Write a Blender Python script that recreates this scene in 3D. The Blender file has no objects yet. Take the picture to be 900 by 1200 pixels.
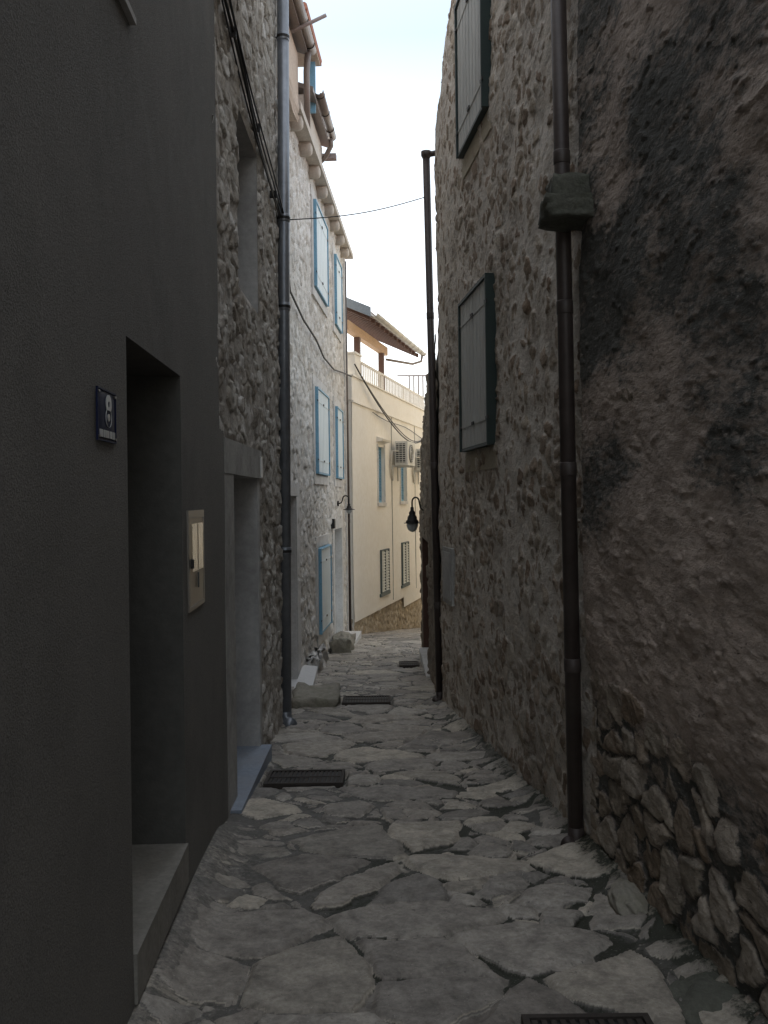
import bpy, bmesh, math, random
import numpy as np
from mathutils import Vector, Matrix
random.seed(7)
S = bpy.context.scene
COL = S.collection
R = math.radians

# ------------------------------------------------------------------ numpy noise
def _hash(ix, iy, seed):
    ix = ix.astype(np.int64); iy = iy.astype(np.int64)
    h = (ix * 374761393 + iy * 668265263 + seed * 1442695041) & 0xFFFFFFFF
    h = ((h ^ (h >> 13)) * 1274126177) & 0xFFFFFFFF
    h = ((h ^ (h >> 16)) * 2246822519) & 0xFFFFFFFF
    return ((h ^ (h >> 15)) & 0xFFFFFF) / float(0xFFFFFF)

def vnoise(x, y, seed):
    ix = np.floor(x); iy = np.floor(y); fx = x - ix; fy = y - iy
    fx = fx*fx*fx*(fx*(fx*6-15)+10); fy = fy*fy*fy*(fy*(fy*6-15)+10)
    a = _hash(ix, iy, seed); b = _hash(ix+1, iy, seed); c = _hash(ix, iy+1, seed); d = _hash(ix+1, iy+1, seed)
    return (a*(1-fx)+b*fx)*(1-fy) + (c*(1-fx)+d*fx)*fy

def fbm(x, y, seed, octv=4, gain=.5):
    t = np.zeros_like(x); amp = 1.; tot = 0.
    for k in range(octv):
        ca, sa = math.cos(.6*k+.3), math.sin(.6*k+.3)
        t += amp * vnoise((x*ca - y*sa)*2**k + 13.7*k, (x*sa + y*ca)*2**k + 7.1*k, seed + k)
        tot += amp; amp *= gain
    return t / tot * 2 - 1                     # about -1..1

def sstep(a, b, x):
    t = np.clip((x - a) / (b - a), 0, 1)
    return t*t*(3-2*t)

def worley(u, v, cw, ch, seed, jit=.9):
    """distance to the cell border in metres, cell random id, offset from the cell's point"""
    px = u / cw; py = v / ch
    px = px + .5 * (np.floor(py) % 2)*0
    ix = np.floor(px); iy = np.floor(py)
    best = np.full_like(px, 1e9); bx = np.zeros_like(px); by = np.zeros_like(px); bi = np.zeros_like(px)
    for dx in (-1, 0, 1):
        for dy in (-1, 0, 1):
            cx = ix+dx; cy = iy+dy
            qx = cx + .5 + (np.mod(cy, 2)-.5)*.5 + (_hash(cx, cy, seed)-.5)*jit
            qy = cy + .5 + (_hash(cx, cy, seed+51)-.5)*jit
            d = (qx-px)**2 + (qy-py)**2
            m = d < best
            best = np.where(m, d, best); bx = np.where(m, qx, bx); by = np.where(m, qy, by)
            bi = np.where(m, _hash(cx, cy, seed+99), bi)
    edge = np.full_like(px, 1e9)
    jx = np.floor(bx); jy = np.floor(by)
    for dx in (-2, -1, 0, 1, 2):
        for dy in (-2, -1, 0, 1, 2):
            cx = ix+dx; cy = iy+dy
            qx = cx + .5 + (np.mod(cy, 2)-.5)*.5 + (_hash(cx, cy, seed)-.5)*jit
            qy = cy + .5 + (_hash(cx, cy, seed+51)-.5)*jit
            ex = (qx-bx)*cw; ey = (qy-by)*ch
            L = np.sqrt(ex*ex+ey*ey)
            ok = L > 1e-5
            Ls = np.where(ok, L, 1)
            d = (((bx+qx)/2-px)*cw*ex + ((by+qy)/2-py)*ch*ey) / Ls
            edge = np.where(ok, np.minimum(edge, d), edge)
    return edge, bi, (px-bx)*cw, (py-by)*ch

# ------------------------------------------------------------------ object helpers
def link_mesh(name, me, mat, parent=None, smooth=False):
    co = np.empty(len(me.vertices)*3); me.vertices.foreach_get('co', co); co = co.reshape(-1, 3)
    c = (co.min(0)+co.max(0))/2
    me.vertices.foreach_set('co', (co-c).ravel())
    o = bpy.data.objects.new(name, me); COL.objects.link(o); o.location = c
    if mat: me.materials.append(mat)
    if smooth: me.polygons.foreach_set('use_smooth', [True]*len(me.polygons))
    me.update()
    if parent is not None:
        o.parent = parent
        wl = Vector(parent.location); q = parent.parent
        while q is not None:
            wl += Vector(q.location); q = q.parent
        o.location = Vector(c) - wl
    return o

def obj(name, bm, mat, parent=None, smooth=False, bevel=0.):
    if bevel:
        bmesh.ops.bevel(bm, geom=[e for e in bm.edges if e.calc_face_angle(0) > .6], offset=bevel, segments=2, profile=.6, affect='EDGES')
    bmesh.ops.recalc_face_normals(bm, faces=bm.faces)
    me = bpy.data.meshes.new(name); bm.to_mesh(me); bm.free()
    return link_mesh(name, me, mat, parent, smooth)

def thing(name, label, cat, loc=(0, 0, 0), group=None):
    o = bpy.data.objects.new(name, None); COL.objects.link(o); o.empty_display_size = .2
    o.location = loc; o['label'] = label; o['category'] = cat
    if group: o['group'] = group
    return o

def tag(o, label, cat, group=None):
    o['label'] = label; o['category'] = cat
    if group: o['group'] = group
    return o

def NB(): return bmesh.new()

def hexa(bm, c):
    vs = [bm.verts.new(p) for p in c]
    for f in ((0,1,2,3),(7,6,5,4),(0,4,5,1),(1,5,6,2),(2,6,7,3),(3,7,4,0)):
        bm.faces.new([vs[i] for i in f])
    return vs

def box(bm, x0, x1, y0, y1, z0, z1):
    hexa(bm, [(x0,y0,z0),(x1,y0,z0),(x1,y1,z0),(x0,y1,z0),(x0,y0,z1),(x1,y0,z1),(x1,y1,z1),(x0,y1,z1)])

def tube(bm, pts, r, seg=10, cap=True):
    pts = [Vector(p) for p in pts]; rings = []
    rr = r if isinstance(r, (list, tuple)) else [r]*len(pts)
    for i, p in enumerate(pts):
        a = pts[max(i-1, 0)]; b = pts[min(i+1, len(pts)-1)]
        t = (b-a).normalized()
        if i == 0:
            up = Vector((0, 0, 1)) if abs(t.z) < .95 else Vector((0, 1, 0))
        else: up = w
        s = t.cross(up).normalized(); w = s.cross(t).normalized()
        rings.append([bm.verts.new(p + (s*math.cos(2*math.pi*k/seg) + w*math.sin(2*math.pi*k/seg))*rr[i]) for k in range(seg)])
    for a, b in zip(rings, rings[1:]):
        for k in range(seg):
            bm.faces.new((a[k], a[(k+1) % seg], b[(k+1) % seg], b[k]))
    if cap:
        bm.faces.new(rings[0]); bm.faces.new(rings[-1])

def lathe(bm, prof, c, seg=20):
    rings = []
    for r, z in prof:
        rings.append([bm.verts.new((c[0]+r*math.cos(2*math.pi*k/seg), c[1]+r*math.sin(2*math.pi*k/seg), c[2]+z)) for k in range(seg)])
    for a, b in zip(rings, rings[1:]):
        for k in range(seg):
            bm.faces.new((a[k], a[(k+1) % seg], b[(k+1) % seg], b[k]))
    bm.faces.new(rings[0]); bm.faces.new(rings[-1])

class Wall:
    """a vertical wall plane X = a + b*Y, facing +X (s=1) or -X (s=-1)"""
    def __init__(w, a, b, s):
        w.a, w.b, w.s = a, b, s
        L = math.hypot(1, b); w.n = Vector((s/L, -s*b/L, 0)); w.L = L
    def P(w, y, z, d=0.): return Vector((w.a+w.b*y, y, z)) + w.n*d
    def box(w, bm, y0, y1, z0, z1, d0, d1):
        P = w.P
        hexa(bm, [P(y0,z0,d0),P(y1,z0,d0),P(y1,z0,d1),P(y0,z0,d1),P(y0,z1,d0),P(y1,z1,d0),P(y1,z1,d1),P(y0,z1,d1)])
    def prism(w, bm, prof, y0, y1):          # prof: (d, z) outline run along the wall
        a = [bm.verts.new(w.P(y0, z, d)) for d, z in prof]; b = [bm.verts.new(w.P(y1, z, d)) for d, z in prof]
        n = len(prof)
        for k in range(n): bm.faces.new((a[k], a[(k+1) % n], b[(k+1) % n], b[k]))
        bm.faces.new(a); bm.faces.new(b)
    def stone(w, bm, y0, y1, z0, z1, d0, d1, j=.012, cuts=4):   # rough hewn block
        t = NB(); w.box(t, y0, y1, z0, z1, d0, d1)
        bmesh.ops.subdivide_edges(t, edges=t.edges[:], cuts=cuts, use_grid_fill=True)
        for v in t.verts:
            q = np.array([v.co.x+v.co.z*.7]), np.array([v.co.y+v.co.z])
            v.co += Vector(((random.random()-.5), (random.random()-.5), (random.random()-.5)))*j
            v.co.x += float(fbm(q[0]*6, q[1]*6, 5)[0])*j; v.co.z += float(fbm(q[0]*5, q[1]*5, 9)[0])*j
        m = bpy.data.meshes.new('t'); t.to_mesh(m); t.free(); bm.from_mesh(m); bpy.data.meshes.remove(m)

def lin(a, b, n): return list(np.linspace(a, b, n, endpoint=False))
def grid_axis(a, b, step, cuts=()):
    pts = sorted(set([a, b] + [c for c in cuts if a < c < b])); out = []
    for p, q in zip(pts, pts[1:]):
        st = step(.5*(p+q)) if callable(step) else step
        if callable(step):
            y = p; seq = []
            while y < q: seq.append(y); y += step(y)
            sc = (q-p)/(y-p); out += [p+(t-p)*sc for t in seq]
        else: out += lin(p, q, max(1, int(math.ceil((q-p)/st))))
    return np.array(out+[b])

def sheet(name, W, y0, y1, z0, z1, ystep, zstep, hfn, mat, parent, openings=(), ztop=None, taper=.03, label=None):
    ys = grid_axis(y0, y1, ystep, [o[0] for o in openings]+[o[1] for o in openings])
    zs = grid_axis(z0, z1, zstep, [o[2] for o in openings]+[o[3] for o in openings])
    Y, Z = np.meshgrid(ys, zs, indexing='ij')
    U = Y*W.L
    h, col = hfn(U, Z)
    t = np.ones_like(U)
    for a, b, c, d in openings:
        dy = np.maximum(np.maximum(a-Y, Y-b), 0); dz = np.maximum(np.maximum(c-Z, Z-d), 0)
        t = np.minimum(t, np.clip(np.hypot(dy, dz)/taper, 0, 1))
    h = h*t
    Zc = Z if ztop is None else np.minimum(Z, ztop(Y))
    X = W.a+W.b*Y + W.n.x*h; YY = Y + W.n.y*h
    ny, nz = len(ys), len(zs)
    idx = np.arange(ny*nz).reshape(ny, nz)
    a = idx[:-1, :-1]; b = idx[1:, :-1]; c = idx[1:, 1:]; d = idx[:-1, 1:]
    keep = np.ones(a.shape, bool)
    my = (Y[:-1, :-1]+Y[1:, 1:])/2; mz = (Z[:-1, :-1]+Z[1:, 1:])/2
    for o in openings: keep &= ~((my > o[0]) & (my < o[1]) & (mz > o[2]) & (mz < o[3]))
    if ztop is not None: keep &= Z[:-1, :-1] < ztop(my)
    F = np.stack([a, b, c, d] if W.s > 0 else [a, d, c, b], -1)[keep].reshape(-1, 4)
    V = np.stack([X, YY, Zc], -1).reshape(-1, 3)
    return raw_mesh(name, V, F, col.reshape(-1, 3), mat, parent, label)

def raw_mesh(name, V, F, col, mat, parent, label=None):
    used = np.zeros(len(V), bool); used[F.ravel()] = True
    remap = np.cumsum(used)-1
    V = V[used]; col = col[used]; F = remap[F]
    me = bpy.data.meshes.new(name)
    me.vertices.add(len(V)); me.vertices.foreach_set('co', V.ravel())
    me.loops.add(F.size); me.loops.foreach_set('vertex_index', F.ravel().astype(np.int32))
    me.polygons.add(len(F)); me.polygons.foreach_set('loop_start', np.arange(0, F.size, 4, dtype=np.int32))
    me.polygons.foreach_set('loop_total', np.full(len(F), 4, dtype=np.int32))
    me.update(calc_edges=True); me.validate()
    at = me.color_attributes.new('Col', 'FLOAT_COLOR', 'POINT')
    at.data.foreach_set('color', np.concatenate([col, np.ones((len(col), 1))], 1).ravel())
    o = link_mesh(name, me, mat, parent, smooth=True)
    if label: o['label'] = label
    return o

# ------------------------------------------------------------------ materials
def nodes(name):
    m = bpy.data.materials.new(name); m.use_nodes = True
    nt = m.node_tree; nt.nodes.clear()
    out = nt.nodes.new('ShaderNodeOutputMaterial'); b = nt.nodes.new('ShaderNodeBsdfPrincipled')
    nt.links.new(b.outputs[0], out.inputs[0])
    return m, nt, b
def N(nt, t, **k):
    n = nt.nodes.new(t)
    for a, v in k.items(): setattr(n, a, v)
    return n
def noise(nt, vec, scale, detail=4, rough=.55, dist=0.):
    n = N(nt, 'ShaderNodeTexNoise'); n.inputs['Scale'].default_value = scale
    n.inputs['Detail'].default_value = detail; n.inputs['Roughness'].default_value = rough
    n.inputs['Distortion'].default_value = dist
    nt.links.new(vec, n.inputs['Vector']); return n.outputs[0]
def ramp(nt, fac, stops):
    n = N(nt, 'ShaderNodeValToRGB'); e = n.color_ramp.elements
    while len(e) < len(stops): e.new(.5)
    for q, (p, c) in zip(e, stops):
        q.position = p; q.color = (c, c, c, 1) if not hasattr(c, '__len__') else (*c, 1)
    nt.links.new(fac, n.inputs[0]); return n.outputs[0]
def mix(nt, fac, a, b, mode='MIX'):
    n = N(nt, 'ShaderNodeMix', data_type='RGBA', blend_type=mode); n.clamp_result = False
    for s, v in ((n.inputs[0], fac), (n.inputs[6], a), (n.inputs[7], b)):
        if hasattr(v, 'node'): nt.links.new(v, s)
        elif hasattr(v, '__len__'): s.default_value = (*v, 1)
        else: s.default_value = v
    return n.outputs[2]
def math_(nt, op, a, b=0.):
    n = N(nt, 'ShaderNodeMath', operation=op)
    for s, v in ((n.inputs[0], a), (n.inputs[1], b)):
        if hasattr(v, 'node'): nt.links.new(v, s)
        else: s.default_value = v
    return n.outputs[0]
def bump(nt, bsdf, h, dist, strength=1., prev=None):
    n = N(nt, 'ShaderNodeBump'); n.inputs['Distance'].default_value = dist; n.inputs['Strength'].default_value = strength
    nt.links.new(h, n.inputs['Height'])
    if prev is not None: nt.links.new(prev, n.inputs['Normal'])
    nt.links.new(n.outputs[0], bsdf.inputs['Normal']); return n.outputs[0]
def coords(nt, scale=(1, 1, 1)):
    g = N(nt, 'ShaderNodeTexCoord'); m = N(nt, 'ShaderNodeMapping'); m.inputs['Scale'].default_value = scale
    nt.links.new(g.outputs['Object'], m.inputs[0]); return m.outputs[0]

def m_plain(name, c, rough=.6, var=.25, scale=6, bd=.002, bs=60, metal=0., dirt=None, stretch=(1, 1, 1)):
    m, nt, b = nodes(name); v = coords(nt, stretch)
    n1 = noise(nt, v, scale, 5, .6); n2 = noise(nt, v, scale*7, 4, .6)
    lo = tuple(x*(1-var) for x in c); hi = tuple(min(1, x*(1+var*.6)) for x in c)
    col = mix(nt, n1, lo, hi)
    col = mix(nt, .35, col, ramp(nt, n2, [(.3, .35), (.7, .75)]), 'OVERLAY')
    if dirt: col = mix(nt, ramp(nt, noise(nt, v, scale*.6, 6, .7), [(.45, 0.), (.75, .8)]), col, dirt)
    nt.links.new(col, b.inputs['Base Color'])
    b.inputs['Roughness'].default_value = rough; b.inputs['Metallic'].default_value = metal
    if bd: bump(nt, b, noise(nt, v, bs, 4, .6), bd, .7)
    return m

def m_masonry(name, stones, mortar, fine=.006, fs=45, dark=(.02, .02, .018), stain=None, rough=.9, extra=None, sy=1.):
    """Col.r = 1 on stone and 0 in mortar, Col.g = stone id, Col.b = stain / plaster mask"""
    m, nt, b = nodes(name); v = coords(nt, (1, sy, 1))
    at = N(nt, 'ShaderNodeAttribute', attribute_name='Col'); sp = N(nt, 'ShaderNodeSeparateColor')
    nt.links.new(at.outputs['Color'], sp.inputs[0])
    r, g, bl = sp.outputs
    n = len(stones)
    sc = ramp(nt, g, [(i/(n-1), stones[i]) for i in range(n)])
    f = noise(nt, v, 9, 6, .65, .4); f2 = noise(nt, v, 40, 5, .7); f3 = noise(nt, v, 2.2, 4, .6)
    sc = mix(nt, .75, sc, ramp(nt, f, [(.28, .22), (.5, .5), (.75, .8)]), 'OVERLAY')
    mc = mix(nt, f3, tuple(x*.65 for x in mortar), tuple(x*1.25 for x in mortar))
    mc = mix(nt, .5, mc, ramp(nt, f, [(.3, .3), (.7, .7)]), 'OVERLAY')
    rr = math_(nt, 'ADD', r, math_(nt, 'MULTIPLY', math_(nt, 'SUBTRACT', f2, .5), .5))
    c = mix(nt, ramp(nt, rr, [(.35, 0.), (.6, 1.)]), mc, sc)
    c = mix(nt, .55, c, ramp(nt, f2, [(.3, .25), (.5, .5), (.7, .72)]), 'OVERLAY')
    if extra:
        fn = math_(nt, 'ADD', math_(nt, 'MULTIPLY', math_(nt, 'SUBTRACT', f, .5), 1.1), math_(nt, 'MULTIPLY', math_(nt, 'SUBTRACT', f2, .5), 1.3))
        fac = ramp(nt, math_(nt, 'ADD', bl, fn), [(.32, 0.), (.72, 1.)])
        c = mix(nt, fac, c, extra)
    # small dark pits
    vo = noise(nt, v, 75, 3, .6, 1.)
    c = mix(nt, ramp(nt, vo, [(.27, .85), (.36, 0.)]), c, dark)
    sk_ = noise(nt, v, 110, 2, .5)
    c = mix(nt, ramp(nt, sk_, [(.66, 0.), (.74, .55)]), c, mix(nt, .5, c, (.75, .72, .66)))
    nt.links.new(c, b.inputs['Base Color']); b.inputs['Roughness'].default_value = rough
    b.inputs['Specular IOR Level'].default_value = .25
    p = bump(nt, b, noise(nt, v, fs*.35, 6, .7, .5), fine*2.2, .8)
    bump(nt, b, noise(nt, v, fs, 5, .65), fine, .9, p)
    return m

M = {}
M['stucco'] = None
def m_stucco():
    m, nt, b = nodes('dark_stucco'); v = coords(nt)
    f = noise(nt, v, 1.6, 5, .6); g = noise(nt, v, 190, 3, .6, .3); g2 = noise(nt, v, 70, 3, .6)
    c = mix(nt, f, (.132, .125, .112), (.20, .19, .171))
    c = mix(nt, .6, c, ramp(nt, g, [(.3, .2), (.7, .8)]), 'OVERLAY')
    st = noise(nt, coords(nt, (1, 3, .35)), 3, 5, .6)
    c = mix(nt, ramp(nt, st, [(.5, 0.), (.8, .35)]), c, (.15, .145, .13))
    gg = N(nt, 'ShaderNodeNewGeometry'); sz = N(nt, 'ShaderNodeSeparateXYZ'); nt.links.new(gg.outputs['Position'], sz.inputs[0])
    zz = math_(nt, 'ADD', sz.outputs[2], math_(nt, 'MULTIPLY', noise(nt, v, 5, 5, .65), .9))
    c = mix(nt, ramp(nt, math_(nt, 'MULTIPLY', math_(nt, 'ADD', zz, 1.6), 1.), [(0., .7), (.75, 0.)]), c, (.20, .19, .17))
    c = mix(nt, ramp(nt, noise(nt, v, .9, 7, .7), [(.52, 0.), (.72, .45)]), c, (.075, .072, .065))
    nt.links.new(c, b.inputs['Base Color']); b.inputs['Roughness'].default_value = .88
    b.inputs['Specular IOR Level'].default_value = .3
    p = bump(nt, b, noise(nt, v, 4, 3, .5), .02, .5)
    p = bump(nt, b, g2, .004, .8, p)
    bump(nt, b, g, .006, 1., p); return m
M['stucco'] = m_stucco()
M['recess'] = m_plain('dark_recess_plaster', (.085,.082,.073), .9, .3, 3, .004, 90)  # stucco tone darkened, so the doorway's shade sits in the colour
M['L2'] = m_masonry('grey_brown_rubble', [(.27,.235,.195),(.47,.44,.40),(.34,.31,.265),(.58,.56,.52),(.40,.37,.33),(.66,.64,.61)], (.40,.37,.33), .006, 40, extra=(.13,.115,.095))
M['L3'] = m_masonry('pale_limestone_rubble', [(.46,.42,.37),(.68,.65,.61),(.55,.52,.48),(.76,.74,.71),(.48,.45,.41),(.66,.64,.61)], (.62,.60,.56), .006, 30, extra=(.38,.36,.34))
M['R1'] = m_masonry('smeared_rubble', [(.25,.175,.12),(.42,.355,.28),(.30,.22,.16),(.52,.455,.375),(.21,.15,.105),(.64,.58,.50)], (.63,.57,.50), .007, 40, extra=(.24,.205,.17), sy=.6)
M['R2'] = m_masonry('old_plaster_over_rubble', [(.20,.155,.11),(.32,.275,.22),(.25,.20,.15),(.37,.32,.265),(.22,.16,.11),(.29,.245,.195)], (.46,.375,.315), .007, 70, extra=(.10,.097,.087), sy=.45)
M['R3'] = m_masonry('brown_rubble', [(.22,.18,.135),(.30,.25,.20),(.26,.21,.16)], (.27,.235,.19), .006, 40, extra=(.12,.10,.08))
M['plinth'] = m_masonry('ochre_rubble', [(.36,.29,.20),(.48,.41,.31),(.32,.26,.18),(.55,.48,.38)], (.44,.38,.30), .006, 40, extra=(.2,.16,.11))
M['street'] = m_masonry('crazy_paving', [(.22,.197,.172),(.40,.365,.318),(.18,.166,.150),(.47,.42,.345),(.27,.245,.217),(.345,.308,.262)], (.135,.127,.113), .004, 35, dark=(.09,.085,.075), extra=(.040,.042,.030), rough=.6)
M['cream'] = m_plain('cream_render', (.80,.765,.695), .9, .08, 1.5, .002, 120, dirt=(.72,.68,.61))
M['white_stone'] = m_plain('dressed_pale_stone', (.62,.605,.585), .8, .2, 5, .003, 70, dirt=(.36,.34,.31))
M['sill_patch'] = m_plain('tan_plaster_patch', (.36,.31,.23), .9, .2, 6, .004, 50, dirt=(.30,.25,.17))
M['worn_step'] = m_plain('worn_dirty_concrete', (.25,.235,.205), .9, .4, 7, .006, 40, dirt=(.13,.12,.10))
M['cement'] = m_plain('grey_cement_render', (.43,.42,.405), .9, .22, 3, .003, 60, dirt=(.22,.21,.20))
M['lintel'] = m_plain('weathered_cement_lintel', (.38,.37,.345), .9, .3, 6, .006, 50, dirt=(.17,.165,.15))
M['bluegrey'] = m_plain('blue_grey_painted_cement', (.24,.28,.34), .7, .15, 5, .002, 70, dirt=(.27,.27,.28))
M['marble'] = m_plain('white_marble_slab', (.66,.66,.66), .4, .08, 4, .001, 50)
M['mossy'] = m_plain('mossy_limestone', (.31,.285,.235), .9, .5, 12, .018, 24, dirt=(.17,.165,.11))
M['block'] = m_plain('lichen_grey_stone', (.13,.13,.105), .95, .6, 14, .02, 26, dirt=(.045,.05,.035))
M['pipe_grey'] = m_plain('grey_painted_aluminium_pipe', (.22,.235,.26), .38, .1, 2, .0005, 40, metal=.55)
M['pipe_brown'] = m_plain('dark_brown_metal_pipe', (.06,.045,.040), .5, .3, 4, .001, 40, metal=.2, dirt=(.09,.075,.065))
M['gutter_brown'] = m_plain('brown_gutter_metal', (.20,.165,.145), .4, .15, 4, .0005, 40, metal=.2)
M['gutter_pale'] = m_plain('pale_zinc_gutter', (.55,.53,.48), .4, .15, 4, .0005, 40, metal=.3)
M['green'] = m_plain('dark_green_paint', (.007,.022,.018), .5, .3, 6, .001, 60)
M['greygreen'] = m_plain('faded_grey_green_boards', (.46,.46,.43), .65, .18, 7, .002, 60, dirt=(.33,.33,.31), stretch=(1, 1, .15))
M['blue'] = m_plain('mid_blue_paint', (.17,.36,.50), .5, .15, 6, .001, 60)
M['paleblue'] = m_plain('pale_blue_painted_boards', (.70,.78,.80), .6, .12, 6, .001, 60, stretch=(1, 1, .2))  # light blue paint, paled further with the sky glare on the leaves
M['bluelouvre'] = m_plain('blue_louvre_paint', (.17,.34,.50), .5, .15, 6, .001, 60)
M['greylouvre'] = m_plain('weathered_grey_louvres', (.60,.61,.57), .7, .2, 6, .001, 60)
M['darkgreen2'] = m_plain('grey_green_frame_paint', (.08,.11,.11), .6, .2, 6, .001, 60)
M['iron'] = m_plain('black_iron', (.025,.023,.022), .55, .3, 9, .001, 60, metal=.5)
M['black'] = m_plain('black_cable_rubber', (.014,.014,.015), .55, .1, 9, 0)
M['ironrust'] = m_plain('rusty_iron_grating', (.055,.045,.038), .75, .4, 9, .003, 60, metal=.3)
M['brownwood'] = m_plain('dark_red_brown_wood', (.11,.055,.038), .6, .3, 5, .002, 40, stretch=(1, .2, 1))
M['orangewood'] = m_plain('orange_pine_beam', (.50,.33,.20), .6, .3, 5, .002, 40, stretch=(1, .2, 1))  # orange sun glow on the beam is put into its wood colour
M['greywood'] = m_plain('grey_weathered_pole', (.28,.24,.23), .8, .3, 8, .003, 40)
M['doorwood'] = m_plain('dark_door_wood', (.035,.028,.022), .6, .3, 6, .003, 40, stretch=(1, 1, .15))
M['slate'] = m_plain('blue_grey_flashing', (.25,.29,.33), .5, .15, 4, .001, 50, metal=.2)
M['tile'] = m_plain('terracotta_tile', (.42,.17,.11), .8, .4, 9, .006, 40, dirt=(.25,.14,.10))
M['soffit'] = m_plain('cream_soffit_board', (.62,.52,.42), .8, .12, 4, .001, 50)
M['ochre'] = m_plain('sunlit_ochre_plaster', (.62,.54,.41), .9, .1, 3, .003, 50)  # ochre chosen for the warm bounce it throws on the cream wall
M['wallA'] = m_plain('pinkish_plaster', (.52,.43,.35), .9, .2, 4, .004, 40, dirt=(.40,.31,.23))
M['corbel'] = m_plain('pale_corbel_stone', (.56,.51,.45), .85, .2, 6, .005, 40, dirt=(.38,.33,.28))
M['ac'] = m_plain('off_white_casing', (.62,.62,.59), .5, .1, 5, 0, dirt=(.5,.49,.45))
M['acdark'] = m_plain('shadowed_coil', (.05,.055,.055), .6, .2, 30, 0)  # near-black grey for coil, fan and meter slot
M['rail'] = m_plain('cream_painted_rail', (.66,.62,.56), .6, .08, 5, 0)
M['enamel'] = None
def m_gloss(name, c, rough=.15, metal=0.):
    m, nt, b = nodes(name); v = coords(nt)
    c2 = mix(nt, noise(nt, v, 30, 4, .6), tuple(x*.8 for x in c), c)
    nt.links.new(c2, b.inputs['Base Color']); b.inputs['Roughness'].default_value = rough
    b.inputs['Metallic'].default_value = metal
    bump(nt, b, noise(nt, v, 9, 2, .5), .004, .35)
    if name == 'dark_blue_enamel': b.inputs['Specular IOR Level'].default_value = .12
    return m
M['enamel'] = m_gloss('dark_blue_enamel', (.012,.016,.05), .55)
M['enamel_white'] = m_gloss('white_enamel', (.45,.45,.45), .35)
M['steel'] = m_gloss('brushed_grey_steel', (.27,.25,.225), .33, .85)
M['meter_tan'] = m_gloss('tan_painted_steel', (.40,.33,.24), .35, .2)
M['meter_window'] = m_gloss('meter_window_glass', (.50,.44,.33), .16, .6)
M['glass'] = m_gloss('dark_window_glass', (.02,.024,.028), .07)
M['lampglass'] = m_gloss('frosted_lamp_glass', (.42,.44,.44), .3)

# ------------------------------------------------------------------ height fields
def H_rubble(cw, ch, seed, depth=.05, level=.35, lvar=.25, warp=.02, rough=.008, stain=1., edge=.03, plaster=None, soft=.06, sy=1.):
    def f(U, Z):
        wu = U + warp*fbm(U*7, Z*7, seed+5, 3); wz = Z + warp*fbm(U*7+9, Z*7+4, seed+6, 3)
        e, i, ox, oy = worley(wu, wz, cw, ch, seed)
        r2 = np.modf(i*57.31)[0]; r3 = np.modf(i*91.7)[0]; r4 = np.modf(i*17.9)[0]
        dome = sstep(0, edge, e)
        # angular facets within the stone
        e2, i2, _, _ = worley(wu*1.0+3, wz*1.0+1, cw*.42, ch*.5, seed+300)
        st = dome*(.55+.55*r2) + ((r3-.5)*ox/cw + (r4-.5)*oy/ch)*.9*dome + (i2-.5)*.32*sstep(0, .012, e2)*dome
        st = st + .12*fbm(U*22*sy, Z*22, seed+8, 3)
        lev = level + lvar*fbm(U*1.7, Z*1.7, seed+11, 3) + .12*fbm(U*11, Z*11, seed+12, 4)
        b = np.clip(.5+.6*fbm(U*1.1+5, Z*.8, seed+20, 5), 0, 1)*stain
        if plaster is not None:
            lev, b = plaster(U, Z, lev, b)
        h = np.maximum(st, lev)
        h = h + .06*fbm(U*30*sy, Z*30, seed+15, 3)
        mask = sstep(-soft, soft*1.3, st-lev)
        deep = sstep(.25, .0, h)  # lowest gaps between stones take more of the dark extra colour
        col = np.stack([mask, i, np.clip(b*.62 + .5*deep, 0, 1)], -1)
        return (h-.55)*depth + rough*fbm(U*3, Z*3, seed+16, 3), col
    return f

def H_flat(seed, amp=.006):
    def f(U, Z):
        h = amp*fbm(U*1.3, Z*1.3, seed, 3)
        return h, np.stack([h*0, h*0, h*0], -1)
    return f

# ------------------------------------------------------------------ ground
def gz(y):
    y = np.asarray(y, float)
    return -(1.5 + .06*np.minimum(y, 16.5) + .125*np.clip(y-16.5, 0, 9) + .02*np.clip(y-25.5, 0, 400))

LX1 = lambda y: -.6958-.0417*y
def left_edge(y):
    return np.where(y < 5, LX1(y), np.where(y < 8.15, -.925, -1.664+.059*y))
def right_edge(y):
    return np.where(y < 4.45, 1.407-.087*y, np.where(y < 8.9, 1.494-.105*y, .545))

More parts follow.
